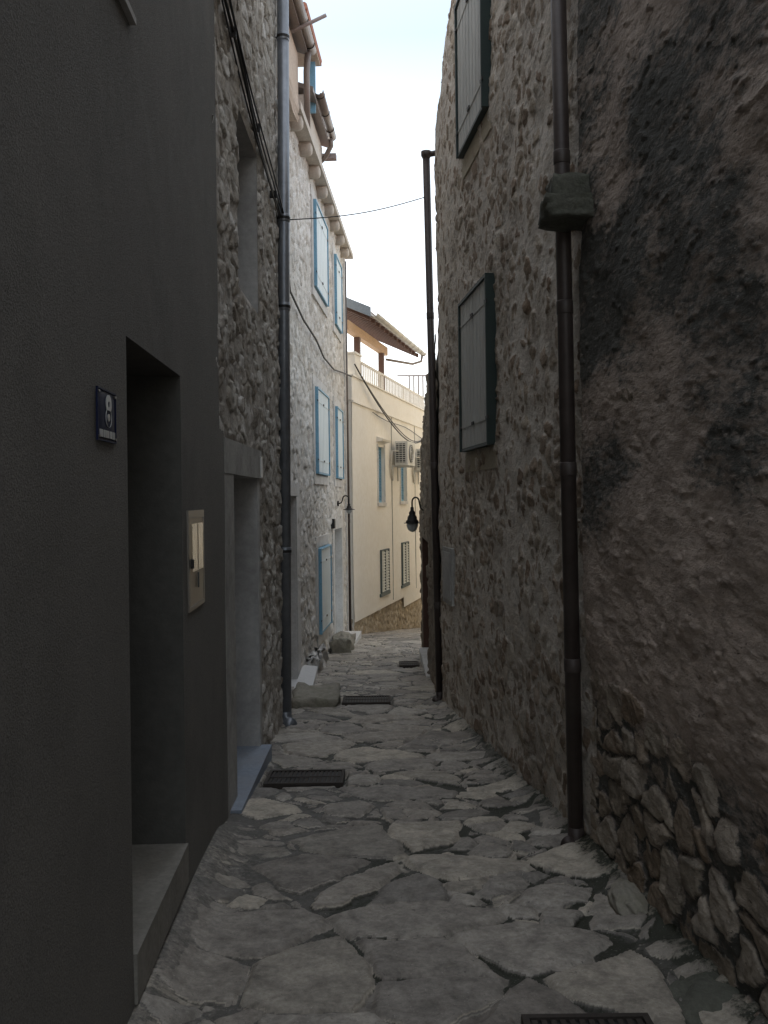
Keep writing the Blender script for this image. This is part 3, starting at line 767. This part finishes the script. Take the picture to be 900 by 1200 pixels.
bm = NB(); W3.stone(bm, 13.5, 14.3, -2.6, -2.12, .03, .32, .06, 6); tag(obj('rounded_boulder', bm, M['mossy'], None, True), 'round brown boulder at the foot of the far limestone doorway', 'boulder')
bm = NB(); W3.box(bm, 14.32, 15.9, -2.62, -2.33, -.3, .30); tag(obj('entrance_step', bm, M['white_stone'], None, bevel=.015), 'pale stone entrance step of the far limestone doorway', 'step')

# ================================================================== cream house with roof terrace (L4)
W4 = Wall(-4.5, .238, 1)
h4 = thing('cream_house', 'cream rendered house with roof terrace, closing the bend of the alley', 'house', (-3, 20, gz(20)))
def H_none(U, Z): return U*0, np.stack([U*0]*3, -1)
def H_c(U, Z): return .012*fbm(U*.7, Z*.7, 60, 3), np.stack([U*0]*3, -1)
zb = lambda y: -2.27 if y < 20.7 else -2.50
WA = [(18.5, 19.2, -1.95, -1.05), (20.5, 21.2, -1.97, -1.0), (18.4, 18.95, -.07, 1.09), (20.5, 21.1, -.05, 1.10)]
sheet('wall', W4, 16.5, 20.7, -2.27, 1.84, .1, .1, H_c, M['cream'], h4, [WA[0], WA[2], (20.5, 20.7, -1.97, -1.0), (20.5, 20.7, -.05, 1.10)], taper=.01)
sheet('wall', W4, 20.7, 24.2, -2.50, 1.84, .1, .1, H_c, M['cream'], h4, [(20.7, 21.2, -1.97, -1.0), (20.7, 21.1, -.05, 1.10)], taper=.01)
W4b = Wall(-4.545, .238, 1)
sheet('plinth', W4b, 16.5, 24.2, -4.6, -2.2, .03, .03, H_rubble(.2, .14, 77, .04, .35, .2, .03, .01, .7), M['plinth'], h4)
W4p = W4
bm = NB(); W4.box(bm, 16.5, 24.2, 1.843, 2.28, -.22, .004); W4.box(bm, 16.5, 24.2, 1.80, 1.838, -.01, .03); W4.box(bm, 16.5, 24.2, 2.283, 2.31, -.24, .03)
obj('parapet', bm, M['cream'], h4, bevel=.004)
bm = NB(); shell(bm, W4, 16.52, 24.18, -4.7, 1.84, 6, -.06); obj('side_wall', bm, M['cream'], h4)
bm = NB(); W4.box(bm, 16.70, 17.12, 2.312, 2.72, -.2, .01); W4.box(bm, 16.67, 17.15, 2.722, 2.76, -.23, .03); obj('terrace_pillar', bm, M['cream'], h4, bevel=.006)
# joints in the render
bm = NB()
for y in (19.62, 22.1): W4.box(bm, y, y+.015, -2.2, 1.79, .0, .016)
obj('render_joint', bm, M['lintel'], h4)
# louvred windows
def louvre(y0, y1, z0, z1, face, edge, proj, canopy=False):
    bm = NB(); W4.box(bm, y0-.07, y1+.07, z0-.07, z0-.005, -.1, .035)
    if not proj: W4.box(bm, y0-.06, y0-.004, z0, z1+.05, -.1, .018); W4.box(bm, y1+.004, y1+.06, z0, z1+.05, -.1, .018)
    win = obj('window', bm, M['white_stone' if not proj else 'darkgreen2'], h4, bevel=.004)
    bm = NB(); niche(bm, W4, y0, y1, z0, z1, .16); obj('reveal', bm, M['cream'], win)
    d = .04 if proj else -.06
    bm = NB(); t = .025
    for a, b, c, e in ((y0+.005, y0+t, z0, z1), (y1-t, y1-.005, z0, z1), (y0+t, y1-t, z1-t, z1), (y0+t, y1-t, z0, z0+t), ((y0+y1)/2-.008, (y0+y1)/2+.008, z0+t, z1-t)):
        W4.box(bm, a, b, c, e, d-.04, d)
    obj('frame', bm, M[edge], win)
    bm = NB(); n = int((z1-z0)/.062); P = W4.P
    for k in range(n):
        z = z0+t+(z1-z0-2*t)*(k+.5)/n; a, b = y0+t, y1-t
        hexa(bm, [P(a, z-.036, d-.005), P(b, z-.036, d-.005), P(b, z+.016, d-.038), P(a, z+.016, d-.038), P(a, z-.026, d-.003), P(b, z-.026, d-.003), P(b, z+.026, d-.036), P(a, z+.026, d-.036)])
    obj('louvre', bm, M[face], win)
    bm = NB(); W4.box(bm, y0+.04, y1-.04, z0+.04, z1-.04, -.13, -.11); obj('pane', bm, M['glass'], win)
    if canopy:
        bm = NB(); W4.prism(bm, [(0, z1+.09), (.12, z1+.11), (.14, z1+.15), (0, z1+.20)], y0-.08, y1+.1); obj('canopy', bm, M['cream'], win)
louvre(*WA[0], 'greylouvre', 'darkgreen2', True); louvre(*WA[1], 'greylouvre', 'darkgreen2', True)
louvre(*WA[2], 'bluelouvre', 'blue', False, True); louvre(*WA[3], 'bluelouvre', 'blue', False)
# balustrade
bm = NB(); W4.box(bm, 17.16, 24.0, 2.66, 2.70, -.12, -.07); W4.box(bm, 17.16, 24.0, 2.33, 2.35, -.11, -.08)
rl = obj('terrace_railing', bm, M['rail'], h4, bevel=.004)
y = 17.24; k = 0
while y < 23.95:
    bm = NB(); W4.box(bm, y, y+(.05 if k % 14 == 13 else .022), 2.312, 2.66, -.11, -.085); obj('baluster', bm, M['rail'], rl); y += .15; k += 1
# terrace roof
for y in (17.4, 19.35): 
    bm = NB(); W4.box(bm, y, y+.11, 2.312, 3.16, -.20, -.09); obj('roof_post', bm, M['brownwood'], h4, bevel=.006)
bm = NB(); W4.box(bm, 16.62, 19.75, 3.163, 3.34, -.21, -.08); obj('roof_beam', bm, M['orangewood'], h4, bevel=.008)
P = W4.P; bm = NB()
hexa(bm, [P(16.95, 3.50, .25), P(21.7, 3.50, .25), P(21.7, 4.3, -1.5), P(16.95, 4.3, -1.5), P(16.95, 3.56, .25), P(21.7, 3.56, .25), P(21.7, 4.36, -1.5), P(16.95, 4.36, -1.5)])
obj('terrace_roof', bm, M['greywood'], h4)
bm = NB()
hexa(bm, [P(16.91, 3.44, .27), P(16.945, 3.44, .27), P(16.945, 4.24, -1.5), P(16.91, 4.24, -1.5), P(16.91, 3.62, .27), P(16.945, 3.62, .27), P(16.945, 4.42, -1.5), P(16.91, 4.42, -1.5)])
obj('verge_board', bm, M['slate'], h4)
for k in range(13):
    y = 17.05+k*.38; bm = NB()
    hexa(bm, [P(y, 3.40, .22), P(y+.08, 3.40, .22), P(y+.08, 4.20, -1.5), P(y, 4.20, -1.5), P(y, 3.492, .22), P(y+.08, 3.492, .22), P(y+.08, 4.292, -1.5), P(y, 4.292, -1.5)])
    obj('rafter', bm, M['brownwood'], h4)
gutter(W4, h4, 16.95, 21.75, 3.51, .33, .07, 'gutter_pale', .42, 'gutter_pale')
bm = NB(); tube(bm, [P(21.6, 3.45, .33), P(21.6, 3.30, .30), P(21.3, 3.20, .15), P(19.5, 3.04, -.05)], .028, 10); obj('gutter_pipe', bm, M['gutter_brown'], h4, True)
# sagging cables on the cream wall
cb = thing('sagging_cables', 'pair of black cables hanging in a long loop across the cream wall below the terrace', 'cables', tuple(P(17, 2.4, .05)))
for dz, r in ((0, .014), (.06, .010)):
    bm = NB(); pts = []
    for t in np.linspace(0, 1, 24):
        y = 16.55+6.6*t; z = 2.50 - 2.0*t*(1-t)*.62 - .95*math.sin(min(1, t*1.15)*math.pi/2) + dz*math.sin(math.pi*t)
        pts.append(P(y, z, .05+.1*math.sin(math.pi*t)))
    tube(bm, pts, r, 8); obj('cable', bm, M['black'], cb, True)
bm = NB(); tube(bm, [P(17.9+.6*k, 1.74-.035*math.sin(k*.9)-.02*k, .035) for k in range(10)], .007, 6)
tag(obj('thin_cable', bm, M['black'], None, True), 'thin cable running just under the terrace moulding of the cream house', 'cable')
# air conditioners
def ac(label, y, z):
    t = thing('air_conditioner', label, 'air conditioner', tuple(P(y, z, .2)), 'air conditioners on the cream wall')
    bm = NB(); W4.box(bm, y, y+.80, z, z+.52, .10, .38); o = obj('casing', bm, M['ac'], t, bevel=.012)
    bm = NB(); W4.box(bm, y-.008, y-.001, z+.05, z+.47, .125, .34); g = obj('coil', bm, M['acdark'], t)
    bm = NB()
    for k in range(9): W4.box(bm, y-.022, y-.009, z+.06+k*.047, z+.072+k*.047, .118, .345)
    for d in (.118, .19, .265, .335): W4.box(bm, y-.024, y-.0225, z+.05, z+.47, d, d+.012)
    obj('side_grille', bm, M['ac'], g)
    bm = NB(); c = P(y+.35, z+.26, .381); q = W4.n
    tube(bm, [c, c+q*.012], .20, 24); fg = obj('fan', bm, M['acdark'], t)
    bm = NB()
    for rr in (.06, .11, .16, .20):
        tube(bm, [c+q*.02+Vector((W4.b*math.cos(a)*rr, math.cos(a)*rr, math.sin(a)*rr)) for a in np.linspace(0, 2*math.pi, 25)], .005, 5)
    obj('fan_grille', bm, M['ac'], fg)
    for yy in (y+.12, y+.64):
        bm = NB(); W4.box(bm, yy, yy+.03, z-.035, z-.002, .0, .40); W4.box(bm, yy, yy+.03, z-.34, z-.037, .0, .03); obj('bracket', bm, M['ac'], t)
    bm = NB(); tube(bm, [P(y-.05, z+.3, .2), P(y-.12, z+.3, .06), P(y-.12, z-.05, .04), P(y+.02, z-.3, .03)], .022, 8); obj('pipe', bm, M['gutter_pale'], t, True)
ac('white air conditioner nearer the louvred blue window on the cream wall', 19.55, .74)
ac('white air conditioner half hidden by the brown wall, farther along the cream wall', 21.85, .70)

# house and railing further back
h5 = thing('far_house', 'pale house with a picket railing on its terrace, beyond the cream house', 'house', (3, 29, gz(29)))
bm = NB(); box(bm, -.5, 7, 27.5, 33, -5, 2.95); obj('wall', bm, M['cream'], h5)
bm = NB(); box(bm, .45, 7, 27.6, 27.65, 3.78, 3.82); rr = obj('railing', bm, M['greywood'], h5)
for k in range(26):
    bm = NB(); x = .80+k*.14; box(bm, x, x+.045, 27.6, 27.64, 2.95, 3.78); obj('picket', bm, M['greywood'], rr)

# ================================================================== right: shuttered stone house (R1)
WR = Wall(1.494, -.105, -1)
r1 = thing('shuttered_stone_house', 'tall stone house smeared with mortar, two closed grey-green shuttered windows, on the right', 'house', (3, 6.7, gz(6.7)))
ridge = 6.0
gt = lambda Y: np.minimum(3.66+.84*(8.9-Y), 3.66+.84*(8.9-ridge)) - .0*Y
sheet('wall', WR, 4.40, 8.9, -2.4, 6.1, .018, lambda z: .013 if z < 5 else .1,
      H_rubble(.155, .105, 113, .030, .74, .26, .04, .018, .9, .022, None, .11, .8), M['R1'], r1, ztop=gt)
bm = NB(); P = WR.P
prof = [(8.9, -2.5), (8.9, 3.63), (ridge, 3.63+.84*2.9), (4.5, 3.63+.84*2.9), (4.5, -2.5)]
a = [bm.verts.new(P(y, z, -.035)) for y, z in prof]; b = [bm.verts.new(P(y, z, -5)) for y, z in prof]
for k in range(5): bm.faces.new((a[k], a[(k+1) % 5], b[(k+1) % 5], b[k]))
bm.faces.new(b); obj('side_wall', bm, M['R1'], r1)
bm = NB(); hexa(bm, [P(8.98, 3.60, -.02), P(ridge, 6.10, -.02), P(ridge, 6.10, -5), P(8.98, 3.60, -5), P(8.98, 3.68, -.02), P(ridge, 6.20, -.02), P(ridge, 6.20, -5), P(8.98, 3.68, -5)])
obj('roof', bm, M['tile'], r1)
shutters(WR, r1, 6.45, 7.50, .385, 1.62, 'greygreen', 'green', .06, None)
shutters(WR, r1, 6.50, 7.50, 2.84, 4.10, 'greygreen', 'green', .06, None)
# flat grey cover plate
bm = NB(); WR.box(bm, 8.14, 8.62, -.98, -.46, .0, .035); pc = thing('service_cover', 'flat grey service cover low on the stone wall beside the thin dark drainpipe', 'cover', tuple(WR.P(8.4, -.98, 0)))
obj('cover_frame', bm, M['lintel'], pc, bevel=.006)
bm = NB(); WR.box(bm, 8.18, 8.58, -.94, -.50, .0352, .042); obj('cover_door', bm, M['cement'], pc, bevel=.003)
# projecting stone block
jb = thing('stone_bracket', 'mossy projecting stone bracket in front of the brown drainpipe, high on the right', 'stone bracket', (1.0, 4.4, 1.34))
Wb = Wall(1.03, 0, -1)
bm = NB(); Wb.stone(bm, 4.27, 4.49, 1.43, 1.54, -.03, .205, .012, 5); obj('upper_block', bm, M['block'], jb, True)
bm = NB(); Wb.stone(bm, 4.24, 4.50, 1.335, 1.435, -.03, .24, .014, 5); obj('lower_slab', bm, M['block'], jb, True)

# ================================================================== right: old plastered house (R2)
WQ = Wall(1.407, -.087, -1)
r2 = thing('plastered_old_house', 'old house with blackened flaking plaster above bare rubble, at the right edge', 'house', (3, 1, gz(1)))
def plaster2(U, Z, lev, b):
    e = -.95 + .28*fbm(U*1.0, Z*1.0, 201, 3) + .12*(U-3.5)
    up = sstep(-.25, .22, Z-e)
    rough = .07*fbm(U*4, Z*9, 202, 4) + .09*fbm(U*15, Z*36, 205, 3) - .16*sstep(.40, .7, fbm(U*7, Z*16, 207, 3)) + .16*sstep(.45, .7, fbm(U*14, Z*34, 208, 2))
    lev2 = .36 + .16*fbm(U*4, Z*4, 203, 3) + .95*up + rough
    # black algae: upper left blotches
    U2 = U*.6
    k = Z - (.05 + .02*(4.4-U)) + .5*fbm(U2*2.1, Z*1.6, 204, 5)
    k = k + .35*sstep(3.5, 4.2, U)
    alg = sstep(-.34, .26, k)*np.clip(.92+.45*sstep(3.5, 4.2, U)-.12+.95*fbm(U2*2.6+4, Z*2.2, 206, 5), .50, 1.3)
    alg = alg + .25*sstep(-.8, -1.5, Z)  # darker towards the bottom, over the bare stones
    return lev2, np.clip(alg, 0, 1.6)
f2a = H_rubble(.27, .12, 151, .036, .4, .2, .05, .018, .8, .016, plaster2)
def f2(U, Z):
    h, c = f2a(U, Z)
    c[..., 2] = np.clip(c[..., 2] + .65*(1-c[..., 0])*sstep(-.75, -1.1, Z), 0, 1)
    return h, c
# the bedding of the exposed stones runs down towards the viewer
sheet('wall', WQ, 1.6, 4.46, -2.3, 2.8, .011, lambda z: .009, lambda U, Z: f2(U, Z), M['R2'], r2)
sheet('wall', WQ, 1.6, 4.46, 2.8, 5, .1, .1, lambda U, Z: f2(U, Z), M['R2'], r2)
sheet('wall', WQ, -2.5, 1.6, -2.3, 5, .12, .12, lambda U, Z: f2(U, Z), M['R2'], r2)
bm = NB(); shell(bm, WQ, -2.5, 4.46, -2.4, 5, 5, -.07); obj('side_wall', bm, M['R2'], r2)

# ================================================================== right: low brown wall with doorway (R3)
W5 = Wall(.560, -.0015, -1)
r3 = thing('brown_stone_wall', 'lower brown stone wall with a dark doorway, beyond the thin dark drainpipe', 'wall', (.8, 11, gz(11)))
top3 = lambda Y: np.interp(Y, [9, 10.5, 12, 12.8, 13.2], [1.62, 1.42, .98, .35, -.05]) + .05*np.sin(Y*17) + .03*np.sin(Y*41)
D5 = (11.1, 12.85, -2.16, -.55)
sheet('wall', W5, 8.95, 13.2, -2.9, 1.8, .025, .022, H_rubble(.2, .13, 171, .05, .65, .2, .03, .02, 1.), M['R3'], r3, [D5], ztop=top3)
bm = NB(); prev = None; Yk = [8.96, 9.7, 10.5, 11.2, 12, 12.4, 12.8, 13.2]
for y0, y1 in zip(Yk, Yk[1:]):
    P = W5.P; a, b = float(np.interp(y0, [9, 10.5, 12, 12.8, 13.2], [1.62, 1.42, .98, .35, -.05])), float(np.interp(y1, [9, 10.5, 12, 12.8, 13.2], [1.62, 1.42, .98, .35, -.05]))
    z0 = -.552 if y0 > 11 and y1 < 12.9 else -2.9
    hexa(bm, [P(y0, -.552, -.03), P(y1, -.552, -.03), P(y1, -.552, -.5), P(y0, -.552, -.5), P(y0, a-.06, -.03), P(y1, b-.06, -.03), P(y1, b-.06, -.5), P(y0, a-.06, -.5)])
W5.box(bm, 8.96, 11.098, -2.9, -.554, -.5, -.03); W5.box(bm, 12.852, 13.2, -2.9, -.554, -.5, -.03)
obj('core', bm, M['R3'], r3)
bm = NB(); niche(bm, W5, *D5, .5); obj('door_reveal', bm, M['brownwood'], r3)  # dark wood colour paints the recess's shade onto the reveal
board_door(W5, r3, 11.12, 12.83, -2.14, -.57, -.49, M['doorwood'])
bm = NB(); W5.box(bm, 10.75, 12.84, -2.45, -2.13, -.32, .06); tag(obj('stone_doorstep', bm, M['white_stone'], None, bevel=.012), 'pale doorstep of the dark doorway in the low brown wall, right side', 'doorstep')

# unseen ochre house, added to bounce warm sunlight onto the cream wall
W6 = Wall(-1.6, .238, -1)
r4 = thing('ochre_house', 'ochre house facing the cream one round the bend', 'house', (3, 19, gz(19)))
bm = NB(); W6.box(bm, 14.5, 25, -5, 4.5, -5, 0); obj('wall', bm, M['ochre'], r4)
bm = NB(); W6.box(bm, 14.3, 25.2, 4.503, 4.62, -5.2, .10); obj('roof', bm, M['tile'], r4)

# ------------------------------------------------------------------ drains and loose stones
def drain(label, x0, x1, y0, y1, n, mat='ironrust'):
    za, zb_ = float(gz(y0)), float(gz(y1)); t = thing('drain_grate', label, 'drain', ((x0+x1)/2, (y0+y1)/2, za), 'drains set in the paving')
    def q(x, y, dz): return (x, y, za+(zb_-za)*(y-y0)/(y1-y0)+dz)
    def slab(bm, a, b, c, d, lo, hi): hexa(bm, [q(a,c,lo),q(b,c,lo),q(b,d,lo),q(a,d,lo),q(a,c,hi),q(b,c,hi),q(b,d,hi),q(a,d,hi)])
    bm = NB(); slab(bm, x0, x1, y0, y1, -.03, .009); obj('pan', bm, M['black'], t)
    bm = NB(); f = .022
    for a, b, c, d in ((x0,x1,y0-f,y0),(x0,x1,y1,y1+f),(x0-f,x0,y0-f,y1+f),(x1,x1+f,y0-f,y1+f)): slab(bm, a, b, c, d, -.02, .022)
    obj('rim', bm, M['mossy' if mat == 'cement' else mat], t)
    bm = NB()
    for k in range(n):
        a = x0+(x1-x0)*(k+.2)/n; slab(bm, a, a+(x1-x0)/n*.6, y0+.004, y1-.004, .0095, .017)
    slab(bm, x0+.002, x1-.002, (y0+y1)/2-.012, (y0+y1)/2+.012, .0175, .021)
    obj('bar', bm, M[mat], t)
drain('dark rectangular drain beside the blue-grey doorstep', -.78, -.31, 5.80, 6.12, 16)
drain('iron drain grate in mid alley right of the mossy step', -.42, .02, 8.9, 9.28, 16)
drain('small far drain near the doorstep of the brown wall', .20, .42, 11.8, 12.2, 8)
drain('dark drain at the bottom edge of the picture, near the right wall', .44, .80, 2.62, 2.84, 12)
def rock(label, c, s, seed, mat='white_stone'):
    bm = NB(); bmesh.ops.create_icosphere(bm, subdivisions=4, radius=1)
    for v in bm.verts:
        p = v.co*1.0; a = np.array([p.x*1.6+p.z+seed]); b = np.array([p.y*1.6-p.z+seed])
        v.co = p*(1+.35*float(fbm(a, b, seed, 4)[0])+.16*float(fbm(a*4, b*4, seed+3, 4)[0])); v.co = Vector((v.co.x*s[0], v.co.y*s[1], v.co.z*s[2]))+Vector(c)
    return tag(obj('boulder', bm, M[mat], None, True), label, 'stone')
rock('knobbly grey stone at the foot of the old plastered wall, bottom right corner', (1.06, 2.98, -1.72), (.15, .17, .075), 3, 'block')
rock('flat brown stone wedged at the foot of the right wall, nearer than the drainpipe', (1.0, 3.75, -1.70), (.08, .16, .06), 15, 'mossy')

# ------------------------------------------------------------------ camera, light, world
cam = bpy.data.cameras.new('camera'); co = bpy.data.objects.new('camera', cam); COL.objects.link(co)
cam.sensor_fit = 'VERTICAL'; cam.sensor_height = 36; cam.lens = 31.5; cam.clip_start = .05; cam.clip_end = 2000
cam.shift_y = -15/1200
co.matrix_world = Matrix.Rotation(math.pi/2, 4, 'X') @ Matrix.Rotation(-.012, 4, 'Z')
S.camera = co

SE, SA = R(34), R(-62)      # sun height, and bearing from +Y towards +X
sd = Vector((math.sin(SA)*math.cos(SE), math.cos(SA)*math.cos(SE), math.sin(SE)))
sun = bpy.data.lights.new('sun', 'SUN'); sun.energy = 3.0; sun.angle = R(.6); sun.color = (1, .94, .84)
so = bpy.data.objects.new('sun', sun); COL.objects.link(so); so.rotation_euler = sd.to_track_quat('Z', 'Y').to_euler(); so.location = (0, 0, 20)

w = bpy.data.worlds.new('World'); S.world = w; w.use_nodes = True; nt = w.node_tree; nt.nodes.clear()
o = nt.nodes.new('ShaderNodeOutputWorld'); b = nt.nodes.new('ShaderNodeBackground'); sk = nt.nodes.new('ShaderNodeTexSky')
sk.sky_type = 'NISHITA'; sk.sun_disc = False; sk.sun_elevation = SE; sk.sun_rotation = SA
sk.dust_density = 3.0; sk.air_density = 1.0; sk.ozone_density = 1.0
HAZE = 0.55
tc = N(nt, 'ShaderNodeTexCoord'); sx = N(nt, 'ShaderNodeSeparateXYZ'); nt.links.new(tc.outputs['Generated'], sx.inputs[0])
hz = ramp(nt, sx.outputs[2], [(0., (1., .985, .95)), (.22, (.93, .93, .92)), (.46, (.36, .425, .445)), (.72, (.62, .66, .69)), (1., (.80, .81, .82))])
hz = mix(nt, 1., hz, (11.5, 11.5, 11.5), 'MULTIPLY')
mx = mix(nt, HAZE, sk.outputs[0], hz)
nt.links.new(mx, b.inputs[0]); b.inputs[1].default_value = .26
nt.links.new(b.outputs[0], o.inputs[0])

S.view_settings.view_transform = 'Standard'; S.view_settings.look = 'None'; S.view_settings.exposure = 0
S.render.engine = 'CYCLES'
S.cycles.max_bounces = 8; S.cycles.diffuse_bounces = 5
S.cycles.use_denoising = True
